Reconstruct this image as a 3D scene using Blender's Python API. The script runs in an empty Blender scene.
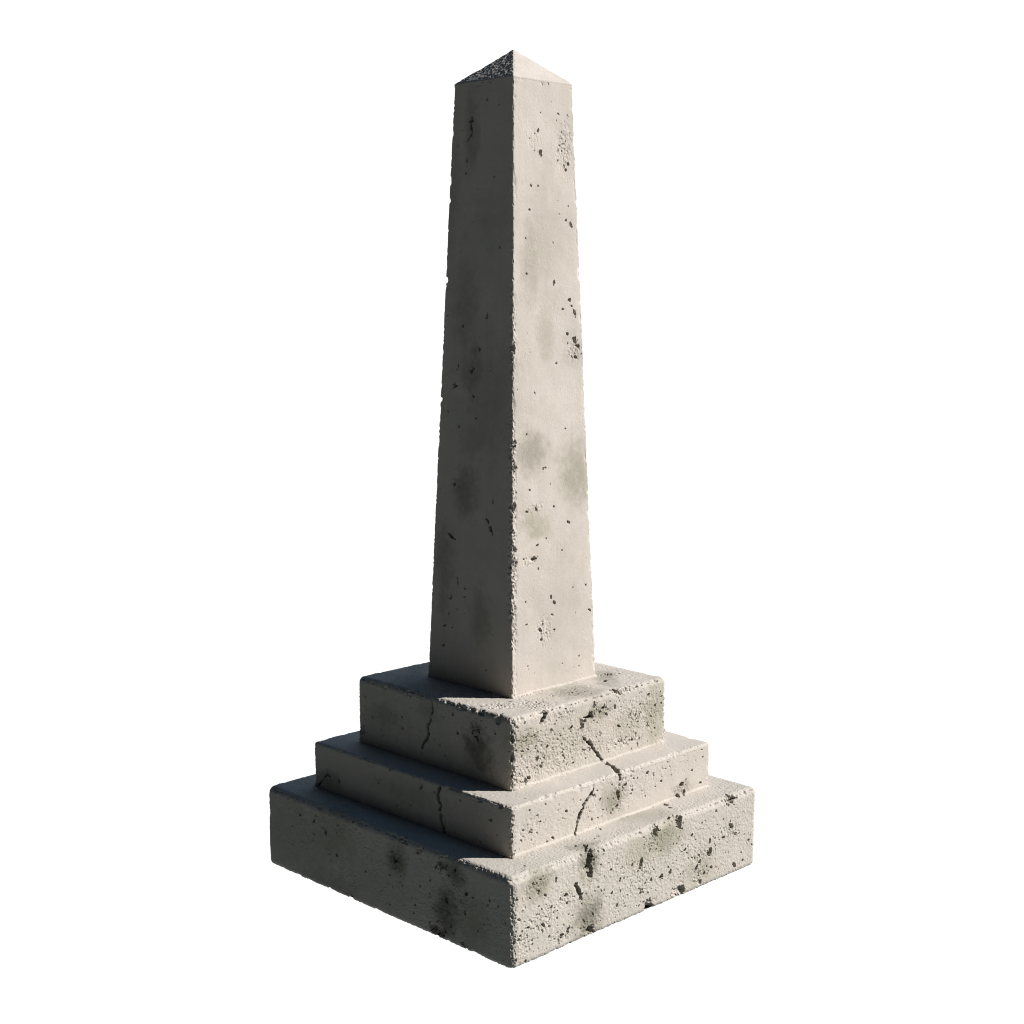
import bpy, math
import numpy as np

# ---------------------------------------------------------------- dimensions (metres)
H1, H2, H3, HS, HC = 0.2389, 0.1327, 0.1936, 1.6566, 0.0925      # three steps, shaft, cap
W1, W2, W3, WB, WT = 0.505, 0.4060, 0.3152, 0.1718, 0.1136       # half widths
Z1, Z2, Z3 = H1, H1 + H2, H1 + H2 + H3
ZS = Z3 + HS
TAPER = (WB - WT) / HS

# wear read off the stone: positions are points on its faces.  First letter of a face: P plinth,
# M middle step, U upper step, S shaft; second letter: R sunny face, L shaded face, T top.
PITS = [  # block, centre, radius
('SR',(0.118, -0.025, 2.086),0.0033),
('SR',(0.12, -0.017, 2.029),0.0055),
('SR',(0.117, 0.055, 2.137),0.0028),
('SR',(0.123, -0.029, 1.941),0.0025),
('SR',(0.126, -0.065, 1.877),0.0024),
('SR',(0.127, 0.077, 1.855),0.0028),
('SR',(0.127, 0.096, 1.843),0.0042),
('SR',(0.114, -0.006, 2.21),0.0028),
('SR',(0.114, 0.018, 2.212),0.0022),
('SR',(0.128, -0.081, 1.801),0.0024),
('SR',(0.132, -0.081, 1.708),0.0027),
('SR',(0.132, 0.025, 1.686),0.0041),
('SR',(0.134, 0.086, 1.64),0.0056),
('SR',(0.135, 0.094, 1.622),0.0031),
('SR',(0.135, 0.105, 1.604),0.0053),
('SR',(0.135, 0.058, 1.614),0.0028),
('SR',(0.137, 0.074, 1.547),0.0053),
('SR',(0.138, 0.102, 1.529),0.0067),
('SR',(0.139, 0.118, 1.512),0.0048),
('SR',(0.14, 0.105, 1.482),0.0042),
('SR',(0.147, 0.061, 1.285),0.0028),
('SR',(0.15, -0.032, 1.181),0.0030),
('SR',(0.152, -0.087, 1.128),0.0030),
('SR',(0.156, 0.064, 1.025),0.0036),
('SR',(0.154, 0.008, 1.074),0.0028),
('SR',(0.154, -0.063, 1.074),0.0035),
('SR',(0.157, -0.026, 0.988),0.0025),
('SR',(0.157, -0.062, 0.973),0.0030),
('SR',(0.159, -0.075, 0.937),0.0077),
('SR',(0.162, 0.132, 0.838),0.0031),
('SR',(0.163, -0.011, 0.823),0.0031),
('SR',(0.158, 0.037, 0.949),0.0025),
('SR',(0.147, -0.094, 1.278),0.0024),
('SR',(0.163, -0.0, 0.806),0.0045),
('SR',(0.163, -0.112, 0.823),0.0025),
('SR',(0.165, 0.147, 0.764),0.0031),
('SR',(0.166, -0.057, 0.737),0.0044),
('SR',(0.167, -0.054, 0.709),0.0047),
('SR',(0.165, -0.112, 0.76),0.0025),
('SR',(0.166, -0.001, 0.729),0.0028),
('SR',(0.154, -0.098, 1.069),0.0030),
('SR',(0.122, 0.082, 1.99),0.0039),
('SR',(0.121, 0.091, 2.006),0.0045),
('SL',(-0.004, -0.114, 2.218),0.0050),
('SL',(0.029, -0.114, 2.215),0.0050),
('SL',(0.018, -0.115, 2.169),0.0041),
('SL',(-0.056, -0.121, 2.014),0.0056),
('SL',(-0.059, -0.122, 1.98),0.0039),
('SL',(0.037, -0.136, 1.596),0.0044),
('SL',(-0.057, -0.137, 1.568),0.0036),
('SL',(0.011, -0.139, 1.506),0.0044),
('SL',(-0.088, -0.142, 1.405),0.0061),
('SL',(-0.017, -0.141, 1.446),0.0055),
('SL',(-0.073, -0.14, 1.46),0.0028),
('SL',(-0.01, -0.143, 1.378),0.0033),
('SL',(-0.076, -0.152, 1.131),0.0056),
('SL',(0.078, -0.153, 1.095),0.0033),
('SL',(-0.064, -0.146, 1.292),0.0033),
('SL',(-0.081, -0.163, 0.81),0.0040),
('SL',(-0.108, -0.168, 0.668),0.0040),
('SL',(-0.105, -0.166, 0.726),0.0034),
('SL',(-0.088, -0.165, 0.763),0.0034),
('SL',(-0.044, -0.117, 2.117),0.0045),
('SL',(-0.024, -0.162, 0.843),0.0034),
('SL',(0.08, -0.129, 1.778),0.0027),
('UR',(0.315, -0.017, 0.513),0.0077),
('UR',(0.315, -0.046, 0.497),0.0069),
('UR',(0.315, -0.09, 0.497),0.0038),
('UR',(0.315, 0.002, 0.543),0.0039),
('UR',(0.315, 0.039, 0.527),0.0042),
('UR',(0.315, 0.052, 0.507),0.0036),
('UR',(0.315, 0.027, 0.518),0.0033),
('UR',(0.315, 0.089, 0.52),0.0039),
('UR',(0.315, 0.107, 0.461),0.0034),
('UR',(0.315, 0.263, 0.492),0.0041),
('UR',(0.315, 0.231, 0.528),0.0032),
('UR',(0.315, -0.168, 0.504),0.0032),
('UR',(0.315, -0.183, 0.464),0.0038),
('UR',(0.315, -0.218, 0.441),0.0040),
('UR',(0.315, -0.206, 0.416),0.0043),
('UR',(0.315, -0.251, 0.394),0.0048),
('UR',(0.315, -0.125, 0.437),0.0033),
('UR',(0.315, -0.263, 0.388),0.0040),
('UR',(0.315, -0.034, 0.451),0.0028),
('UR',(0.315, -0.081, 0.397),0.0027),
('UR',(0.315, 0.164, 0.41),0.0037),
('UT',(0.176, 0.216, 0.565),0.0076),
('UT',(0.22, 0.152, 0.565),0.0069),
('UT',(0.261, -0.009, 0.565),0.0039),
('UT',(0.23, -0.071, 0.565),0.0039),
('UT',(0.192, 0.247, 0.565),0.0032),
('UT',(0.223, -0.166, 0.565),0.0027),
('UT',(0.287, 0.017, 0.565),0.0028),
('UL',(-0.118, -0.315, 0.453),0.0042),
('UL',(0.11, -0.315, 0.486),0.0038),
('UL',(0.091, -0.315, 0.535),0.0038),
('UL',(0.253, -0.315, 0.516),0.0032),
('UL',(0.038, -0.315, 0.437),0.0028),
('MR',(0.406, 0.123, 0.344),0.0037),
('MR',(0.406, 0.184, 0.306),0.0037),
('MR',(0.406, 0.001, 0.309),0.0055),
('MR',(0.406, -0.002, 0.279),0.0039),
('MR',(0.406, -0.205, 0.315),0.0032),
('MR',(0.406, 0.274, 0.274),0.0064),
('MR',(0.406, 0.257, 0.246),0.0046),
('MR',(0.406, 0.288, 0.25),0.0047),
('MR',(0.406, 0.323, 0.307),0.0035),
('MR',(0.406, 0.06, 0.31),0.0031),
('MR',(0.406, 0.03, 0.331),0.0033),
('MR',(0.406, -0.254, 0.254),0.0029),
('MR',(0.406, -0.34, 0.292),0.0026),
('MR',(0.406, 0.373, 0.335),0.0029),
('MR',(0.406, 0.362, 0.26),0.0035),
('MR',(0.406, -0.072, 0.313),0.0030),
('MR',(0.406, -0.303, 0.31),0.0024),
('ML',(-0.147, -0.406, 0.371),0.0037),
('ML',(0.062, -0.406, 0.346),0.0041),
('ML',(-0.291, -0.406, 0.28),0.0044),
('ML',(-0.066, -0.406, 0.363),0.0031),
('ML',(0.215, -0.406, 0.347),0.0032),
('ML',(0.327, -0.406, 0.321),0.0029),
('ML',(0.29, -0.406, 0.252),0.0026),
('PR',(0.505, 0.378, 0.232),0.0117),
('PR',(0.505, 0.143, 0.228),0.0113),
('PR',(0.505, 0.045, 0.219),0.0072),
('PR',(0.505, 0.108, 0.089),0.0057),
('PR',(0.505, 0.283, 0.097),0.0064),
('PR',(0.505, 0.069, 0.086),0.0051),
('PR',(0.505, -0.016, 0.149),0.0061),
('PR',(0.505, -0.02, 0.136),0.0050),
('PR',(0.505, -0.22, 0.218),0.0092),
('PR',(0.505, -0.228, 0.198),0.0074),
('PR',(0.505, -0.216, 0.176),0.0066),
('PR',(0.505, -0.273, 0.16),0.0042),
('PR',(0.505, -0.253, 0.125),0.0048),
('PR',(0.505, -0.224, 0.24),0.0063),
('PR',(0.505, -0.31, 0.144),0.0052),
('PR',(0.505, -0.306, 0.122),0.0039),
('PR',(0.505, -0.365, 0.128),0.0039),
('PR',(0.505, -0.327, 0.04),0.0053),
('PR',(0.505, -0.301, 0.048),0.0048),
('PR',(0.505, -0.217, 0.022),0.0081),
('PR',(0.505, -0.394, 0.09),0.0036),
('PR',(0.505, -0.451, 0.099),0.0041),
('PR',(0.505, -0.496, 0.072),0.0046),
('PR',(0.505, -0.489, 0.028),0.0041),
('PR',(0.505, -0.457, 0.013),0.0039),
('PR',(0.505, 0.381, 0.151),0.0065),
('PR',(0.505, 0.401, 0.122),0.0042),
('PR',(0.505, 0.284, 0.132),0.0041),
('PR',(0.505, 0.291, 0.053),0.0047),
('PR',(0.505, 0.24, 0.082),0.0049),
('PR',(0.505, 0.223, 0.069),0.0046),
('PR',(0.505, 0.26, 0.044),0.0044),
('PR',(0.505, 0.4, 0.029),0.0060),
('PR',(0.505, 0.438, 0.034),0.0039),
('PR',(0.505, 0.465, 0.087),0.0036),
('PR',(0.505, 0.202, 0.17),0.0034),
('PR',(0.505, 0.172, 0.135),0.0034),
('PR',(0.505, 0.027, 0.089),0.0036),
('PR',(0.505, -0.053, 0.153),0.0036),
('PR',(0.505, -0.101, 0.125),0.0035),
('PR',(0.505, -0.138, 0.163),0.0032),
('PR',(0.505, -0.133, 0.098),0.0033),
('PR',(0.505, -0.166, 0.225),0.0032),
('PR',(0.505, -0.347, 0.194),0.0036),
('PR',(0.505, -0.387, 0.166),0.0034),
('PR',(0.505, -0.112, 0.059),0.0033),
('PR',(0.505, -0.018, 0.065),0.0036),
('PR',(0.505, 0.309, 0.213),0.0035),
('PR',(0.505, 0.345, 0.125),0.0035),
('PR',(0.505, -0.479, 0.077),0.0038),
('PR',(0.505, -0.486, 0.182),0.0030),
('PR',(0.505, -0.475, 0.086),0.0033),
('PL',(0.343, -0.505, 0.158),0.0047),
('PL',(0.068, -0.505, 0.17),0.0055),
('PL',(-0.106, -0.505, 0.23),0.0039),
('PL',(0.268, -0.505, 0.118),0.0042),
('PL',(-0.227, -0.505, 0.17),0.0046),
('PL',(-0.281, -0.505, 0.189),0.0038),
('PL',(-0.345, -0.505, 0.19),0.0029),
('PL',(0.207, -0.505, 0.154),0.0032),
('PL',(0.339, -0.505, 0.104),0.0034),
('PL',(0.429, -0.505, 0.166),0.0031),
('PL',(0.008, -0.505, 0.237),0.0030),
('PL',(0.147, -0.505, 0.069),0.0030),
('PL',(-0.179, -0.505, 0.117),0.0029),
('PL',(0.302, -0.505, 0.208),0.0042),
('PT',(0.419, 0.188, 0.239),0.0063),
('PT',(0.444, 0.178, 0.239),0.0051),
('PT',(0.458, -0.226, 0.239),0.0053),
('PT',(0.476, -0.207, 0.239),0.0058),
('PT',(0.451, -0.129, 0.239),0.0038),
('PT',(0.419, -0.085, 0.239),0.0033),
('PT',(-0.175, -0.519, 0.239),0.0034),
('PT',(0.407, 0.094, 0.239),0.0037),
('MT',(-0.136, -0.411, 0.372),0.0034),
]
CLUSTERS = [  # face, centre, half width, half height, count
('SR',(0.119, 0.076, 2.056),0.036,0.069,70),
('SR',(0.139, 0.101, 1.502),0.025,0.033,26),
('SR',(0.166, -0.041, 0.735),0.032,0.045,34),
('SR',(0.159, -0.091, 0.934),0.027,0.016,10),
('SR',(0.154, -0.063, 1.074),0.039,0.016,6),
('SR',(0.119, -0.037, 2.061),0.031,0.037,5),
('SR',(0.147, -0.143, 1.267),0.008,0.535,50),
('SR',(0.162, -0.155, 0.835),0.01,0.246,34),
('UR',(0.315, -0.263, 0.494),0.052,0.038,60),
('UR',(0.315, 0.027, 0.521),0.058,0.023,40),
('UR',(0.315, -0.152, 0.449),0.156,0.066,110),
('UR',(0.315, 0.206, 0.483),0.097,0.07,80),
('UR',(0.315, 0.112, 0.415),0.128,0.02,50),
('UR',(0.315, -0.285, 0.41),0.033,0.038,34),
('UR',(0.315, -0.134, 0.533),0.086,0.028,30),
('UR',(0.315, -0.304, 0.521),0.013,0.107,34),
('UT',(0.252, -0.165, 0.565),0.054,0.06,36),
('UT',(0.243, 0.003, 0.565),0.044,0.054,16),
('UT',(0.201, -0.246, 0.565),0.064,0.04,40),
('MR',(0.406, 0.001, 0.307),0.037,0.04,26),
('MR',(0.406, 0.275, 0.259),0.041,0.018,18),
('MR',(0.406, -0.112, 0.289),0.279,0.05,50),
('MR',(0.406, -0.34, 0.303),0.051,0.037,16),
('MR',(0.406, 0.093, 0.33),0.214,0.04,30),
('MR',(0.406, -0.401, 0.308),0.009,0.063,18),
('PR',(0.505, -0.22, 0.207),0.031,0.049,44),
('PR',(0.505, -0.31, 0.139),0.045,0.024,28),
('PR',(0.505, -0.404, 0.101),0.072,0.032,54),
('PR',(0.505, -0.32, 0.043),0.06,0.021,34),
('PR',(0.505, 0.24, 0.102),0.05,0.029,28),
('PR',(0.505, 0.241, 0.049),0.046,0.024,24),
('PR',(0.505, 0.001, 0.113),0.05,0.034,28),
('PR',(0.505, 0.382, 0.139),0.043,0.03,26),
('PR',(0.505, 0.041, 0.192),0.059,0.028,30),
('PR',(0.505, -0.412, 0.2),0.05,0.026,30),
('PR',(0.505, -0.222, 0.045),0.05,0.038,34),
('PR',(0.505, -0.06, 0.114),0.453,0.084,220),
('PR',(0.505, -0.458, 0.057),0.049,0.052,40),
('PR',(0.505, 0.194, 0.144),0.224,0.064,70),
('PR',(0.505, -0.493, 0.133),0.01,0.108,40),
('UL',(0.188, -0.315, 0.508),0.035,0.033,16),
('PL',(0.283, -0.505, 0.109),0.094,0.064,26),
('PL',(0.068, -0.505, 0.164),0.029,0.028,10),
('PL',(0.429, -0.505, 0.113),0.064,0.078,24),
('PL',(-0.209, -0.505, 0.152),0.135,0.058,12),
]
CRACKS = [  # face, polyline, half width
('UL',[(0.006, -0.315, 0.555),(0.009, -0.315, 0.53),(0.002, -0.315, 0.506),(-0.011, -0.315, 0.481),(-0.009, -0.315, 0.45),(-0.028, -0.315, 0.429),(-0.038, -0.315, 0.411),(-0.04, -0.315, 0.392)],0.0032),
('UL',[(0.157, -0.315, 0.529),(0.169, -0.315, 0.515),(0.165, -0.315, 0.498),(0.184, -0.315, 0.488),(0.192, -0.315, 0.473)],0.0015),
('UL',[(0.169, -0.315, 0.509),(0.192, -0.315, 0.506),(0.196, -0.315, 0.49)],0.0013),
('ML',[(0.211, -0.406, 0.403),(0.184, -0.406, 0.387),(0.151, -0.406, 0.374),(0.14, -0.406, 0.367),(0.131, -0.406, 0.351),(0.129, -0.406, 0.334),(0.14, -0.406, 0.312),(0.139, -0.406, 0.29),(0.147, -0.406, 0.261),(0.156, -0.406, 0.239)],0.0033),
('ML',[(-0.344, -0.406, 0.288),(-0.365, -0.406, 0.268),(-0.394, -0.406, 0.237)],0.0029),
('ML',[(-0.344, -0.406, 0.288),(-0.323, -0.406, 0.278)],0.0024),
('UR',[(0.315, -0.044, 0.463),(0.315, -0.027, 0.447),(0.315, -0.013, 0.436),(0.315, -0.002, 0.422),(0.315, 0.016, 0.404),(0.315, 0.031, 0.386),(0.315, 0.036, 0.379)],0.0037),
('MT',[(0.273, 0.076, 0.372),(0.31, 0.047, 0.372),(0.331, 0.04, 0.372),(0.354, 0.034, 0.372),(0.387, 0.018, 0.372),(0.422, -0.009, 0.372)],0.0043),
('MR',[(0.406, -0.008, 0.379),(0.406, 0.009, 0.364),(0.406, 0.007, 0.35)],0.0036),
('MR',[(0.406, -0.097, 0.358),(0.406, -0.104, 0.34),(0.406, -0.122, 0.328),(0.406, -0.136, 0.312),(0.406, -0.147, 0.301),(0.406, -0.156, 0.288),(0.406, -0.162, 0.266),(0.406, -0.172, 0.241)],0.0031),
('MR',[(0.406, -0.106, 0.338),(0.406, -0.092, 0.325)],0.0022),
('UR',[(0.315, -0.222, 0.58),(0.315, -0.199, 0.569),(0.315, -0.186, 0.56),(0.315, -0.194, 0.545),(0.315, -0.209, 0.532)],0.0040),
('UR',[(0.315, -0.02, 0.53),(0.315, -0.018, 0.513),(0.315, -0.042, 0.504),(0.315, -0.046, 0.49)],0.0030),
('UT',[(0.296, 0.102, 0.565),(0.318, 0.094, 0.565)],0.0034),
('UR',[(0.315, 0.093, 0.568),(0.315, 0.11, 0.558),(0.315, 0.116, 0.548)],0.0039),
('PR',[(0.505, -0.274, 0.163),(0.505, -0.267, 0.15),(0.505, -0.257, 0.134),(0.505, -0.249, 0.116)],0.0034),
('PR',[(0.505, -0.232, 0.25),(0.505, -0.22, 0.231),(0.505, -0.228, 0.212),(0.505, -0.216, 0.187),(0.505, -0.225, 0.168)],0.0042),
('PR',[(0.505, -0.012, 0.162),(0.505, -0.018, 0.147),(0.505, -0.024, 0.134)],0.0033),
('SL',[(0.054, -0.155, 1.048),(0.065, -0.155, 1.032),(0.07, -0.156, 1.019),(0.081, -0.156, 1.004)],0.0022),
('SL',[(-0.099, -0.157, 0.99),(-0.086, -0.157, 0.98),(-0.068, -0.157, 0.974)],0.0020),
('SL',[(-0.058, -0.161, 0.878),(-0.056, -0.161, 0.864),(-0.052, -0.162, 0.851)],0.0020),
('SL',[(-0.057, -0.161, 0.873),(-0.053, -0.162, 0.851)],0.0020),
('SL',[(-0.04, -0.117, 2.13),(-0.045, -0.118, 2.109),(-0.039, -0.118, 2.087),(-0.054, -0.119, 2.067)],0.0022),
('PL',[(-0.226, -0.505, 0.179),(-0.229, -0.505, 0.161)],0.0023),
]
CHIPS = [  # face, centre, radius
('PR',(0.505, 0.149, 0.023),0.0143),
('PR',(0.505, 0.018, 0.012),0.0140),
('PR',(0.505, -0.221, 0.021),0.0108),
('PR',(0.505, 0.378, 0.235),0.0147),
('PR',(0.505, 0.143, 0.234),0.0141),
('PR',(0.505, 0.045, 0.222),0.0097),
('PR',(0.505, -0.224, 0.248),0.0132),
('PR',(0.505, 0.242, 0.023),0.0073),
('PL',(0.233, -0.505, 0.024),0.0188),
('PL',(0.257, -0.505, 0.216),0.0131),
('PL',(-0.213, -0.505, -0.001),0.0102),
('PL',(-0.327, -0.505, -0.001),0.0074),
('PL',(-0.124, -0.505, 0.005),0.0086),
('PL',(0.338, -0.505, 0.019),0.0079),
('PL',(0.169, -0.505, 0.225),0.0067),
('PL',(0.109, -0.505, 0.23),0.0054),
('UR',(0.315, 0.101, 0.566),0.0098),
('UR',(0.315, -0.192, 0.566),0.0080),
('UR',(0.315, -0.315, 0.51),0.0079),
('UR',(0.315, -0.315, 0.457),0.0079),
('UL',(0.264, -0.315, 0.559),0.0105),
('UL',(0.196, -0.315, 0.561),0.0080),
('UL',(-0.297, -0.315, 0.41),0.0117),
('ML',(0.364, -0.406, 0.367),0.0065),
('ML',(0.29, -0.406, 0.365),0.0052),
('SR',(0.139, -0.137, 1.512),0.0080),
('SR',(0.148, -0.146, 1.254),0.0086),
('SR',(0.15, -0.148, 1.187),0.0080),
('SR',(0.154, -0.151, 1.085),0.0094),
('SR',(0.158, -0.155, 0.971),0.0081),
('SR',(0.159, -0.156, 0.931),0.0081),
('SL',(-0.144, -0.144, 1.361),0.0070),
('SL',(-0.13, -0.132, 1.693),0.0070),
]
STAINS = [  # face, centre, half width, half height, grime, lichen
('SR',(0.13, -0.062, 1.742),0.038,0.108,0.16,0.26),
('SR',(0.137, -0.014, 1.545),0.034,0.078,0.12,0.26),
('SR',(0.148, -0.074, 1.233),0.058,0.059,0.35,0.3),
('SR',(0.151, 0.101, 1.162),0.062,0.088,0.25,0.38),
('SR',(0.155, -0.068, 1.03),0.054,0.043,0.1,0.47),
('SR',(0.139, 0.105, 1.501),0.046,0.053,0.2,0.09),
('SR',(0.119, 0.072, 2.056),0.045,0.083,0.1,0.0),
('SR',(0.134, -0.015, 1.639),0.098,0.045,0.04,0.13),
('SL',(-0.039, -0.118, 2.098),0.028,0.119,0.34,0.1),
('SL',(-0.017, -0.141, 1.443),0.04,0.082,0.42,0.1),
('SL',(-0.03, -0.152, 1.117),0.048,0.067,0.47,0.1),
('SL',(0.039, -0.165, 0.771),0.04,0.075,0.3,0.15),
('SL',(-0.109, -0.16, 0.897),0.037,0.128,0.34,0.1),
('SL',(-0.05, -0.135, 1.611),0.048,0.163,0.26,0.1),
('SL',(0.057, -0.144, 1.37),0.097,0.162,0.13,0.2),
('SL',(0.039, -0.126, 1.864),0.077,0.079,0.1,0.15),
('SL',(0.002, -0.147, 1.258),0.056,0.058,0.21,0.1),
('SL',(-0.122, -0.124, 1.938),0.041,0.203,0.17,0.1),
('UR',(0.315, -0.271, 0.496),0.052,0.032,0.2,0.5),
('UR',(0.315, 0.019, 0.52),0.049,0.023,0.3,0.45),
('UR',(0.315, 0.264, 0.472),0.063,0.077,0.08,0.45),
('UR',(0.315, 0.146, 0.457),0.06,0.041,0.05,0.3),
('UR',(0.315, -0.133, 0.472),0.157,0.069,0.05,0.2),
('UT',(0.243, 0.003, 0.565),0.072,0.064,0.35,0.25),
('UT',(0.2, 0.181, 0.565),0.034,0.092,0.4,0.2),
('UL',(0.184, -0.315, 0.455),0.05,0.055,0.75,0.2),
('UL',(-0.193, -0.315, 0.475),0.079,0.029,0.1,0.4),
('UL',(-0.01, -0.315, 0.52),0.037,0.028,0.1,0.4),
('MR',(0.406, -0.019, 0.303),0.045,0.039,0.35,0.5),
('MR',(0.406, 0.275, 0.259),0.041,0.021,0.3,0.2),
('ML',(-0.333, -0.406, 0.273),0.046,0.024,0.5,0.1),
('ML',(-0.004, -0.406, 0.322),0.124,0.028,0.1,0.3),
('PR',(0.505, -0.412, 0.2),0.05,0.034,0.4,0.5),
('PR',(0.505, -0.222, 0.056),0.054,0.06,0.65,0.35),
('PR',(0.505, -0.22, 0.207),0.035,0.054,0.6,0.3),
('PR',(0.505, 0.084, 0.192),0.077,0.04,0.15,0.6),
('PR',(0.505, -0.021, 0.186),0.083,0.039,0.05,0.35),
('PR',(0.505, 0.241, 0.064),0.073,0.047,0.1,0.3),
('PT',(0.476, -0.207, 0.239),0.052,0.036,0.45,0.2),
('PT',(0.423, 0.075, 0.239),0.11,0.057,0.2,0.25),
('PL',(0.076, -0.505, 0.167),0.037,0.042,0.6,0.5),
('PL',(0.306, -0.505, 0.195),0.037,0.032,0.7,0.2),
('PL',(0.268, -0.505, 0.083),0.046,0.07,0.75,0.3),
('PL',(-0.186, -0.505, 0.172),0.089,0.072,0.15,0.35),
('PL',(-0.212, -0.505, 0.02),0.136,0.053,0.35,0.0),
('PL',(-0.347, -0.505, 0.121),0.26,0.12,0.22,0.0),  # broad darker area over the left end of the bottom step
('PL',(-0.079, -0.505, 0.101),0.216,0.086,0.12,0),
('SR',(0.128, -0.006, 1.812),0.078,0.192,0.1,0.13),
('SR',(0.163, 0.025, 0.81),0.101,0.203,0.08,0.09),
('PL',(0.357, -0.505, 0.091),0.073,0.079,0.2,0.3),
]

FACE = {'R': ((0, 1, 0), (0, 0, 1), (1, 0, 0)),
        'L': ((1, 0, 0), (0, 0, 1), (0, -1, 0)),
        'T': ((.7071, .7071, 0), (-.7071, .7071, 0), (0, 0, 1)),
        'B': ((1, 0, 0), (0, 0, 1), (0, 1, 0)),      # the two far sides
        'K': ((0, 1, 0), (0, 0, 1), (-1, 0, 0))}

# light levels
SUN_E, SUN_TURN, EXPOSURE = 4.85, 0.0, .60
WHITE = .72
FILL_SIDE, FILL_TOP, SKY_GLOW = (.150, .168, .170), (.002, .003, .006), (.08, .17, .30)
ROLL = .0019

# ---------------------------------------------------------------- noise
def _hash(ix, iy, iz, seed):
    h = (ix * np.int64(374761393) + iy * np.int64(668265263) + iz * np.int64(2147483647) + np.int64(seed) * np.int64(974711)) & np.int64(0xffffffff)
    h = ((h ^ (h >> 13)) * np.int64(1274126177)) & np.int64(0xffffffff)
    h = ((h ^ (h >> 15)) * np.int64(2246822519)) & np.int64(0xffffffff)
    h = h ^ (h >> 16)
    return (h & 0xffff).astype(np.float32) / 32767.5 - 1.0

def noise(P, size, seed):
    """smooth value noise, about -1..1, with features of the given size"""
    q = P / size + 1000.37
    i = np.floor(q).astype(np.int64)
    f = (q - i).astype(np.float32)
    f = f * f * (3 - 2 * f)
    x, y, z = i[:, 0], i[:, 1], i[:, 2]
    fx, fy, fz = f[:, 0], f[:, 1], f[:, 2]
    def c(a, b, d): return _hash(x + a, y + b, z + d, seed)
    def lx(b, d): return c(0, b, d) * (1 - fx) + c(1, b, d) * fx
    def ly(d): return lx(0, d) * (1 - fy) + lx(1, d) * fy
    return ly(0) * (1 - fz) + ly(1) * fz

def fbm(P, size, seed, octs=3):
    s = np.zeros(len(P), np.float32); a = 1.0; t = 0
    for k in range(octs):
        s += a * noise(P, size / 2 ** k, seed + 17 * k); t += a; a *= .55
    return s / t

def sstep(a, b, x):
    t = np.clip((x - a) / (b - a), 0, 1)
    return t * t * (3 - 2 * t)

# ---------------------------------------------------------------- dense rounded block
def axis(lo, hi, ds, band=.016):
    """grid coordinates, twice as fine close to both ends"""
    n1 = max(2, int(round(band / (ds * .55)))); n2 = max(2, int(round((hi - lo - 2 * band) / ds)))
    return np.concatenate([np.linspace(lo, lo + band, n1, endpoint=False),
                           np.linspace(lo + band, hi - band, n2, endpoint=False),
                           np.linspace(hi - band, hi, n1 + 1)])

def block_grid(w, z0, z1, ds, keep_top=None):
    """five sides of a box as quads, welded along the edges"""
    ax, az = axis(-w, w, ds), axis(z0, z1, ds)
    V, F = [], []; base = 0
    def sheet(A, B, make, skip=None):
        nonlocal base
        a, b = np.meshgrid(A, B, indexing='ij'); v = make(a.ravel(), b.ravel())
        n, m = len(A), len(B); idx = np.arange(n * m).reshape(n, m)
        q = np.stack([idx[:-1, :-1], idx[1:, :-1], idx[1:, 1:], idx[:-1, 1:]], -1).reshape(-1, 4)
        if skip is not None:
            q = q[~np.all(skip(v)[q], axis=1)]
        V.append(v); F.append(q + base); base += n * m
    o = lambda a, s: np.full_like(a, s)
    sheet(ax, az, lambda a, b: np.stack([a, o(a, -w), b], 1))
    sheet(ax[::-1], az, lambda a, b: np.stack([a, o(a, w), b], 1))
    sheet(ax, az, lambda a, b: np.stack([o(a, w), a, b], 1))
    sheet(ax[::-1], az, lambda a, b: np.stack([o(a, -w), a, b], 1))
    hid = None if keep_top is None else (lambda v: np.maximum(np.abs(v[:, 0]), np.abs(v[:, 1])) < keep_top)
    sheet(ax, ax, lambda a, b: np.stack([a, b, o(a, z1)], 1), hid)
    V = np.concatenate(V); F = np.concatenate(F)
    key = np.round(V * 1e5).astype(np.int64)
    key = (key[:, 0] + 200000) * 1000000007 + (key[:, 1] + 200000) * 1000003 + key[:, 2]
    _, first, inv = np.unique(key, return_index=True, return_inverse=True)
    V = V[first]; F = inv.reshape(-1)[F]
    used = np.zeros(len(V), bool); used[F.ravel()] = True
    new = np.cumsum(used) - 1
    return V[used], new[F]

class Cells:
    """quick lookup of the vertices close to a point"""
    def __init__(self, P, s=.03):
        self.P, self.s = P, s
        c = np.floor(P / s).astype(np.int64)
        k = (c[:, 0] + 500) * 4000000 + (c[:, 1] + 500) * 2000 + (c[:, 2] + 500)
        self.order = np.argsort(k, kind='stable'); ks = k[self.order]
        u, st = np.unique(ks, return_index=True); en = np.append(st[1:], len(ks))
        self.d = {int(a): (int(b), int(e)) for a, b, e in zip(u, st, en)}
    def near(self, p, r):
        lo = np.floor((p - r) / self.s).astype(int); hi = np.floor((p + r) / self.s).astype(int)
        L = []
        for x in range(lo[0], hi[0] + 1):
            for y in range(lo[1], hi[1] + 1):
                for z in range(lo[2], hi[2] + 1):
                    t = self.d.get((x + 500) * 4000000 + (y + 500) * 2000 + (z + 500))
                    if t: L.append(self.order[t[0]:t[1]])
        return np.concatenate(L) if L else np.zeros(0, np.int64)

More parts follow.
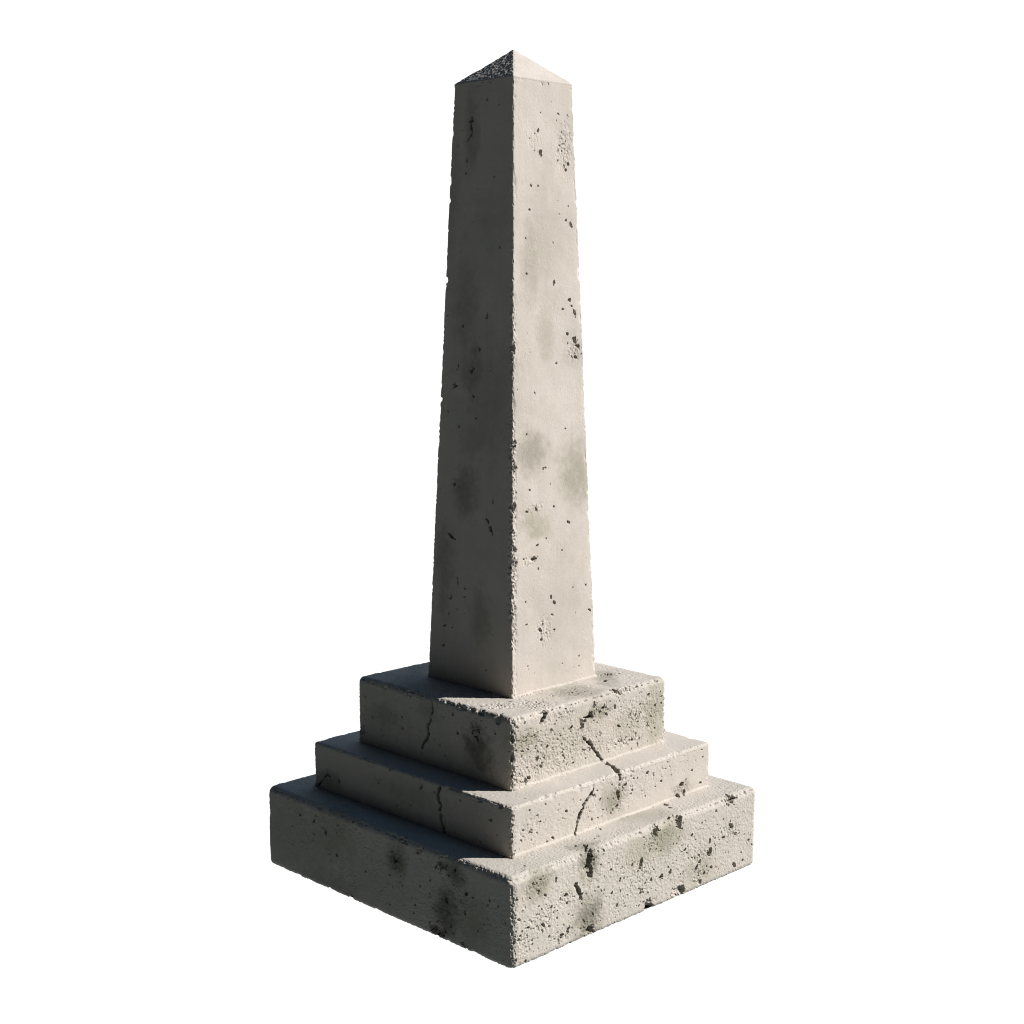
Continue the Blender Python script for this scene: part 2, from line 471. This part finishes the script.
def wear(code, P, N, edge, rng, snap, rough, pit_scatter, chip_amp, lips=None):
    """height of the weathered skin over the true block, plus stains with painted recess shade, and lichen"""
    n = len(P)
    h = .0012 * noise(P, .16, 3) + .0006 * noise(P, .045, 5)
    coarse = sstep(-.35, .5, noise(P, .085, 41) + .5 * noise(P, .03, 43))
    h += rough * (.35 + .65 * coarse) * (.0005 * noise(P, .0085, 7) + .0008 * noise(P, .0040, 9) + .0006 * noise(P, .0026, 10))
    # worn edges: larger losses, then a ragged fringe
    e1 = sstep(.020, .0, edge); e2 = sstep(.008, .0, edge)
    loss = sstep(.15, .85, noise(P, .035, 11) * .6 + noise(P, .013, 13) * .6)
    rag = sstep(-.1, .9, noise(P, .0075, 15) + .4 * noise(P, .004, 19))
    foot = 1 - .65 * sstep(.03, .0, P[:, 2] - (P[:, 2].min() + .0)) if code == 'P' else 1.0
    h -= chip_amp * foot * (e1 * loss * .0060 + e2 * rag * .0042)
    burr = 1.25 * sstep(.024, .002, edge) * sstep(-.12, .45, noise(P, .075, 27) + .4 * noise(P, .03, 26))
    if code in 'PM': burr = burr * .6
    if code == 'S':              # the shaft is frayed along one corner, mostly low down
        burr = burr * np.where((P[:, 0] > 0) & (P[:, 1] < 0), .45 + 1.3 * sstep(1.75, 1.45, P[:, 2]), .28)
    h += chip_amp * foot * burr * (.0024 * noise(P, .0078, 28) + .0019 * noise(P, .0045, 29))
    cut = np.zeros(n); lift = np.zeros(n); grime_shade = np.zeros(n); patch = np.zeros(n)
    cells = Cells(P)
    def pit(c, nf, r, depth, elong=1.0, lip=0.0, recess_shade=0.0):
        c = np.asarray(c, float)
        ids = cells.near(c, r * 1.6 * elong)
        if not len(ids): return
        d = P[ids] - c
        t = rng.normal(size=3); t -= nf * (t @ nf); t /= np.linalg.norm(t) + 1e-9
        d2 = (d * d).sum(1) - (1 - 1 / elong ** 2) * (d @ t) ** 2
        q = np.sqrt(np.maximum(d2, 0)) / r 
        s = int(rng.integers(1 << 20)); q = q * (1 + .38 * noise(P[ids], r * .9, s) + (.45 * noise(P[ids], .0045, s + 1) if r > .005 else 0))
        prof = np.clip(1 - q * q, 0, 1) ** .28
        cut[ids] = np.maximum(cut[ids], depth * prof)
        if recess_shade: grime_shade[ids] = np.maximum(grime_shade[ids], recess_shade * sstep(1.05, .65, q))      # dark shade of the hole painted into its colour
        if lip: lift[ids] = np.maximum(lift[ids], lip * np.exp(-((q - 1.15) / .2) ** 2))
    def frame(k):
        a, b, c = FACE[k]; return np.array(a, float), np.array(b, float), np.array(c, float)
    for k, c, r in PITS:
        if k[0] == code:
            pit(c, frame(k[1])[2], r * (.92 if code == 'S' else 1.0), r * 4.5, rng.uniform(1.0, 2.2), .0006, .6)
    for k, c, hw, hh, cnt in CLUSTERS:
        if k[0] != code: continue
        a, b, nf = frame(k[1])
        ids = cells.near(np.array(c), max(hw, hh) * 1.3)             # skin eroded to the aggregate
        if len(ids):
            d = P[ids] - np.array(c)
            q = np.sqrt((d @ a / hw) ** 2 + (d @ b / hh) ** 2 + (d @ nf / .02) ** 2) + .35 * noise(P[ids], .02, 33)
            dens = min(1.0, cnt * 9e-5 / (hw * hh))
            patch[ids] = np.maximum(patch[ids], dens * sstep(1.2, .5, q))
        if k == 'SR': cnt = cnt // 2
        for _ in range(cnt):
            x, y = rng.normal(size=2) * .5
            p = snap(np.array(c) + a * hw * x + b * hh * y, k[1])
            r = .0010 + .0016 * rng.random() ** 2.8
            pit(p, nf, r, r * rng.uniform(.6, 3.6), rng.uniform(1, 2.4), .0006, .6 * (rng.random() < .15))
    for k, c, hw, hh, cnt in pit_scatter:
        a, b, nf = frame(k)
        for _ in range(cnt):
            x, y = rng.uniform(-1, 1, 2)
            p = snap(np.array(c) + a * hw * x + b * hh * y, k)
            if noise(p[None], .07, 51)[0] + .5 * noise(p[None], .03, 52)[0] < rng.uniform(-.7, .5): continue
            r = .0010 + .0019 * rng.random() ** 3
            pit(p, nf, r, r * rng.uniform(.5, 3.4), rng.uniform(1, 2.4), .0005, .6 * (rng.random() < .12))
    for k, c, r in CHIPS:
        if k[0] == code:
            nf = frame(k[1])[2]
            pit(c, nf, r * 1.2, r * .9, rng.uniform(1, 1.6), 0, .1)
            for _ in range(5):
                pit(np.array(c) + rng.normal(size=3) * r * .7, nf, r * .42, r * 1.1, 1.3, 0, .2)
    for k, line, w in CRACKS:
        nf = frame(k[1])[2]
        if k[0] != code: continue
        pts = np.array(line, float)
        seg = np.linalg.norm(np.diff(pts, axis=0), axis=1); at = np.concatenate([[0], np.cumsum(seg)]); tot = at[-1]
        for a, b, L, s0 in zip(pts[:-1], pts[1:], seg, at):
            ids = cells.near((a + b) / 2, L / 2 + .02)
            if not len(ids): continue
            Q = P[ids]; wob = np.stack([noise(Q, s, 61 + i) for i, s in enumerate((.007, .008, .006))], 1) * .0026
            wob += np.stack([noise(Q, .018, 71 + i) for i in range(3)], 1) * .0026
            d = Q + wob - a; t = np.clip(d @ (b - a) / L ** 2, 0, 1)
            dist = np.linalg.norm(d - t[:, None] * (b - a), axis=1)
            u = (s0 + t * L) / tot                                    # thins out towards both ends
            ww = w * (.42 + .66 * np.sin(np.pi * np.clip(u, .04, .96)) ** .6) * (.95 + .55 * noise(Q, .009, 67) + .3 * noise(Q, .004, 68))
            ww = np.maximum(ww, .0006)
            cut[ids] = np.maximum(cut[ids], np.minimum(.030, w * 9) * np.clip(1.5 - dist / ww, 0, 1))
            spall = np.clip(1 - dist / (w * 3.0), 0, 1) * sstep(.0, .6, noise(Q, .012, 69))
            cut[ids] = np.maximum(cut[ids], .0032 * spall)            # edges of the crack crumbled away in places
            grime_shade[ids] = np.maximum(grime_shade[ids], .85 * np.clip(2.0 - dist / ww, 0, 1))                 # shade inside the crack painted on as dark colour
    h = h + patch * (.0011 * noise(P, .0062, 35) + .0012 * noise(P, .0038, 36) - .0005)
    h = h - cut + lift
    if lips is not None: h = h + lips
    lichen = np.zeros(n)
    mott = fbm(P, .022, 71, 4); mott2 = fbm(P, .018, 75, 4)
    for k, c, hw, hh, g, l in STAINS:
        if k[0] != code: continue
        a, b, nf = frame(k[1]); rr = max(hw, hh) * 2.2
        ids = cells.near(np.array(c), rr)
        d = P[ids] - np.array(c)
        q = np.sqrt((d @ a / hw) ** 2 + (d @ b / hh) ** 2 + (d @ nf / min(hw, hh)) ** 2)
        f = sstep(1.5, .2, q + .75 * mott[ids]); f2 = sstep(1.6, .2, q + .85 * mott2[ids])
        grime_shade[ids] = np.maximum(grime_shade[ids], g * f); lichen[ids] = np.maximum(lichen[ids], l * f2)
    return h, grime_shade, lichen

def link_mesh(name, V, F, mat, parent, attrs):
    me = bpy.data.meshes.new(name)
    me.vertices.add(len(V)); me.vertices.foreach_set('co', V.astype(np.float32).ravel())
    me.loops.add(F.size); me.loops.foreach_set('vertex_index', F.astype(np.int32).ravel())
    me.polygons.add(len(F)); me.polygons.foreach_set('loop_start', np.arange(0, F.size, 4, dtype=np.int32))
    me.polygons.foreach_set('loop_total', np.full(len(F), 4, np.int32))
    me.update(calc_edges=True)
    for k, a in attrs.items():
        at = me.attributes.new(k, 'FLOAT', 'POINT'); at.data.foreach_set('value', a.astype(np.float32))
    me.polygons.foreach_set('use_smooth', np.ones(len(F), bool))
    me.materials.append(mat)
    o = bpy.data.objects.new(name, me); bpy.context.scene.collection.objects.link(o)
    if parent: o.parent = parent
    return o

def stone_block(name, code, w, z0, z1, r, ds, mat, parent, seed, rough=1.0, chip=1.0, sunk=0.0,
                taper=0.0, scatter=(), hidden=None, lip=0.0):
    rng = np.random.default_rng(seed)
    zb = z0 - sunk
    V, F = block_grid(w, zb, z1, ds, hidden)
    hz = (z1 - zb) / 2; cz = (z1 + zb) / 2
    C = V - np.array([0, 0, cz]); half = np.array([w, w, hz])
    inner = np.clip(C, -(half - r), half - r)
    d = C - inner; N = d / np.maximum(np.linalg.norm(d, axis=1, keepdims=True), 1e-9)
    P = inner + N * r + np.array([0, 0, cz])
    # distance to the nearest edge of the block
    s = np.sort(half - np.abs(C), axis=1); edge = s[:, 1]
    if taper:
        k = 1 - taper * np.maximum(P[:, 2] - z0, 0) / w
        P[:, 0] *= k; P[:, 1] *= k
    def snap(p, f):
        p = np.array(p, float); ww = w - taper * (p[2] - z0)
        if f == 'R': p[0] = ww
        if f == 'K': p[0] = -ww
        if f == 'L': p[1] = -ww
        if f == 'B': p[1] = ww
        if f == 'T': p[2] = z1
        return p
    lips = None
    if lip:                         # thin bead of mortar squeezed out where the block is bedded
        lips = lip * np.where(np.abs(P[:, 0]) + .0 > np.abs(P[:, 1]), 1, .35) * sstep(.008, .003, P[:, 2] - z0 - .002 * noise(P, .03, 91)) * (np.abs(N[:, 2]) < .5)
    h, g, l = wear(code, P, N, edge, rng, snap, rough, scatter, chip, lips)
    Q = P + N * h[:, None]; b = w - .0125; zf = zb + .0045      # underside
    F = np.concatenate([F, np.arange(4)[None, ::-1] + len(Q)])
    Q = np.concatenate([Q, [(-b, -b, zf), (b, -b, zf), (b, b, zf), (-b, b, zf)]])
    return link_mesh(name, Q, F, mat, parent, {'grime_shade': np.append(g, [0] * 4), 'lichen': np.append(l, [0] * 4), 'tint': np.full(len(Q), {'P': .40, 'M': .22, 'U': .34, 'S': .0}[code])})

# ---------------------------------------------------------------- material
def concrete():
    m = bpy.data.materials.new('weathered_concrete'); m.use_nodes = True
    nt = m.node_tree; N = nt.nodes; L = nt.links
    bsdf = N['Principled BSDF']
    bsdf.inputs['Roughness'].default_value = .93
    bsdf.inputs['Specular IOR Level'].default_value = .18
    tc = N.new('ShaderNodeTexCoord')
    def tex(scale, detail=4, rough=.6, sx=None):
        n = N.new('ShaderNodeTexNoise'); n.inputs['Scale'].default_value = scale
        n.inputs['Detail'].default_value = detail; n.inputs['Roughness'].default_value = rough
        if sx:
            mp = N.new('ShaderNodeMapping'); mp.inputs['Scale'].default_value = sx
            L.new(tc.outputs['Object'], mp.inputs['Vector']); L.new(mp.outputs['Vector'], n.inputs['Vector'])
        else: L.new(tc.outputs['Object'], n.inputs['Vector'])
        return n.outputs['Fac']
    def rng(v, a, b, c=0, d=1):
        n = N.new('ShaderNodeMapRange'); n.inputs[1].default_value = a; n.inputs[2].default_value = b
        n.inputs[3].default_value = c; n.inputs[4].default_value = d; L.new(v, n.inputs[0]); return n.outputs[0]
    def mul(a, k):
        n = N.new('ShaderNodeMath'); n.operation = 'MULTIPLY'; L.new(a, n.inputs[0])
        if isinstance(k, float): n.inputs[1].default_value = k
        else: L.new(k, n.inputs[1])
        return n.outputs[0]
    def mix(f, a, b, mode='MIX'):
        n = N.new('ShaderNodeMix'); n.data_type = 'RGBA'; n.blend_type = mode
        if isinstance(f, float): n.inputs[0].default_value = f
        else: L.new(f, n.inputs[0])
        for s, v in ((6, a), (7, b)):
            if isinstance(v, tuple): n.inputs[s].default_value = (*v, 1)
            else: L.new(v, n.inputs[s])
        return n.outputs[2]
    def attr(k):
        n = N.new('ShaderNodeAttribute'); n.attribute_name = k; return n.outputs['Fac']
    c = mix(rng(tex(7, 5), .35, .68), BASE_A, BASE_B)
    c = mix(rng(tex(16, 4), .5, .75, 0, .45), c, BASE_C)                    # faint greenish bloom
    c = mix(rng(tex(5, 3, .5, (9, 9, .6)), .45, .8, 0, .38), c, BASE_D)      # rain streaks
    c = mix(mul(attr('tint'), rng(tex(3, 3), .3, .7, .5, 1)), c, (.40, .395, .345))           # lower courses are greyer
    c = mix(rng(tex(420, 2, .7), .30, .72, 0, .5), c, (.30, .28, .25))      # sand grains
    c = mix(mul(attr('lichen'), rng(tex(60, 4), .25, .6, .55, 1)), c, (.205, .20, .115))
    c = mix(mul(attr('grime_shade'), rng(tex(75, 4), .25, .6, .6, 1)), c, (.075, .07, .055))  # grime stains, plus shade painted into pits and cracks
    L.new(c, bsdf.inputs['Base Color'])
    bp = N.new('ShaderNodeBump'); bp.inputs['Strength'].default_value = .36; bp.inputs['Distance'].default_value = .0011
    L.new(tex(330, 3, .65), bp.inputs['Height']); L.new(bp.outputs['Normal'], bsdf.inputs['Normal'])
    return m

BASE_A, BASE_B, BASE_C, BASE_D = (.545, .495, .455), (.48, .44, .403), (.45, .435, .37), (.43, .385, .34)
mat = concrete()

# ---------------------------------------------------------------- the obelisk: one thing, five parts
root = bpy.data.objects.new('obelisk', None); bpy.context.scene.collection.objects.link(root)
root['label'] = 'weathered concrete obelisk with pyramid tip standing on three stepped cracked plinth blocks'
root['category'] = 'obelisk'

def sides(w, z0, z1, nr, nl, nt=0):
    c = (z0 + z1) / 2; hh = (z1 - z0) / 2
    L = [('R', (w, 0, c), w, hh, nr), ('L', (0, -w, c), w, hh, nl), ('B', (0, w, c), w, hh, nr), ('K', (-w, 0, c), w, hh, nl)]
    if nt: L.append(('T', (0, 0, z1), w * 1.4, w * 1.4, nt))
    return L

lower = stone_block('step', 'P', W1, 0, Z1, .0195, .0013, mat, root, 11, .9, 1.0, 0, 0, sides(W1, 0, Z1, 520, 170, 700), W2 - .01)
middle = stone_block('step', 'M', W2, Z1, Z2, .0085, .0016, mat, root, 12, .5, .75, .012, 0, sides(W2, Z1, Z2, 170, 90, 260), W3 - .01, .0035)
upper = stone_block('step', 'U', W3, Z2, Z3, .0165, .0013, mat, root, 13, 1.0, 1.35, .02, 0, sides(W3, Z2, Z3, 330, 110, 380), WB - .01, .0035)
lower['label'] = 'broad bottom step with chipped edges and dark stains'
middle['label'] = 'thin middle step split by two cracks'
upper['label'] = 'thick upper step with a rough pitted skin'
shaft = stone_block('shaft', 'S', WB, Z3, ZS, .0045, .0017, mat, root, 14, .24, .75, .008, TAPER, sides(.14, Z3, ZS, 150, 120), .09, .0022)

# pyramid tip: two smooth slopes, the one over the shaded side rough and crumbled
def tip():
    n = 200; w = WT + .0007; e = w + .008
    a = np.linspace(-e, e, n); X, Y = np.meshgrid(a, a, indexing='ij'); X = X.ravel(); Y = Y.ravel()
    m0 = np.maximum(np.abs(X), np.abs(Y)); over = np.maximum(m0 - w, 0)      # a short skirt runs down into the shaft
    k = np.where(m0 > w, (w - over * .20) / m0, 1.0); X = X * k; Y = Y * k
    m = np.maximum(np.abs(X), np.abs(Y)); m = np.where(over > 0, w, m)
    z = np.minimum(HC * (1 - m / w), HC - .0018) - over * 1.6
    z -= .0012 * sstep(w - .005, w, m)
    P = np.stack([X, Y, ZS - .0010 + z], 1)
    sx = (np.abs(X) >= np.abs(Y)); s = math.hypot(w, HC)
    Nn = np.where(sx[:, None], np.stack([np.sign(X) * HC, 0 * X, 0 * X + w], 1), np.stack([0 * X, np.sign(Y) * HC, 0 * X + w], 1)) / s
    soft = np.abs(np.abs(X) - np.abs(Y)) < .004
    h = .0012 * noise(P, .16, 3) + .0006 * noise(P, .045, 5) + .0002 * noise(P, .006, 7)
    rough = sstep(-.004, .006, -Y - np.abs(X)) * sstep(.006, .0, over) * sstep(-.5, .3, noise(P, .035, 8) + 1.0 - .95 * m / w)
    h = h + rough * (.0010 * noise(P, .0075, 21) + .0009 * noise(P, .0042, 22) + .0004 * noise(P, .0028, 24) - .0004)
    h = h - soft * .0012 * sstep(-.2, .7, noise(P, .009, 23))
    V = P + Nn * h[:, None]
    idx = np.arange(n * n).reshape(n, n)
    F = np.stack([idx[:-1, :-1], idx[1:, :-1], idx[1:, 1:], idx[:-1, 1:]], -1).reshape(-1, 4)
    g = .06 + 0 * rough
    o = link_mesh('pyramid_tip', V, F, mat, root, {'grime_shade': g, 'lichen': 0 * g, 'tint': 0 * g})
    return o
tip()

# ---------------------------------------------------------------- light: one sun, white surround, dim sky
SUN_EL = math.radians(33.8); SUN_AZ = math.radians(45.0 + SUN_TURN)
sd = bpy.data.lights.new('sun', 'SUN'); sd.energy = SUN_E; sd.angle = math.radians(.5); sd.color = (1, .965, .92)
so = bpy.data.objects.new('sun', sd); bpy.context.scene.collection.objects.link(so)
import mathutils
v = mathutils.Vector((math.cos(SUN_AZ) * math.cos(SUN_EL), math.sin(SUN_AZ) * math.cos(SUN_EL), math.sin(SUN_EL)))
so.rotation_euler = v.to_track_quat('Z', 'Y').to_euler(); so.location = v * 6

wd = bpy.data.worlds.new('World'); bpy.context.scene.world = wd; wd.use_nodes = True
nt = wd.node_tree; N = nt.nodes; L = nt.links
bg = N['Background']
tc = N.new('ShaderNodeTexCoord')
def wdot(vec):
    n = N.new('ShaderNodeVectorMath'); n.operation = 'DOT_PRODUCT'; L.new(tc.outputs['Generated'], n.inputs[0])
    n.inputs[1].default_value = vec; return n.outputs['Value']
def wrange(x, a, b):
    n = N.new('ShaderNodeMapRange'); n.interpolation_type = 'SMOOTHSTEP'; n.inputs[1].default_value = a; n.inputs[2].default_value = b
    L.new(x, n.inputs[0]); return n.outputs[0]
def wmix(f, a, b):
    n = N.new('ShaderNodeMix'); n.data_type = 'RGBA'; L.new(f, n.inputs[0])
    for s, q in ((6, a), (7, b)):
        if isinstance(q, tuple): n.inputs[s].default_value = (*q, 1)
        else: L.new(q, n.inputs[s])
    return n.outputs[2]
# the far side of the place is a bright white surround; the side behind the viewer is dim, bluish overhead
dim = wmix(wrange(wdot((0, 0, 1)), -.20, .20), FILL_SIDE, FILL_TOP)
dim = wmix(wrange(wdot((-.12, .60, .79)), .62, .90), dim, SKY_GLOW)     # blue sky over the far side
below = wrange(wdot((0, 0, -1)), -.48, -.30)
mk = N.new('ShaderNodeMath'); mk.operation = 'MULTIPLY'
L.new(wrange(wdot((-.47, .82, -.33)), .44, .60), mk.inputs[0]); L.new(below, mk.inputs[1])
col = wmix(mk.outputs[0], dim, (WHITE, WHITE, WHITE))
L.new(col, bg.inputs['Color']); bg.inputs['Strength'].default_value = 1.0

# ---------------------------------------------------------------- camera
cd = bpy.data.cameras.new('camera'); co = bpy.data.objects.new('camera', cd); bpy.context.scene.collection.objects.link(co)
co.location = (2.97085, -2.96834, 1.63439)
fw = mathutils.Vector((-.70071, .69972, -.13927))
co.rotation_euler = (fw.to_track_quat('-Z', 'Y') @ mathutils.Quaternion((0, 0, 1), ROLL)).to_euler()
cd.sensor_width = 36; cd.lens = 1496.58 / 1024 * 36; cd.clip_start = .05; cd.clip_end = 200
sc = bpy.context.scene; sc.camera = co

sc.view_settings.view_transform = 'Standard'; sc.view_settings.look = 'None'
sc.view_settings.gamma = 1; sc.view_settings.use_curve_mapping = False
sc.view_settings.exposure = EXPOSURE
sc.render.engine = 'CYCLES'
sc.cycles.filter_width = 1.1
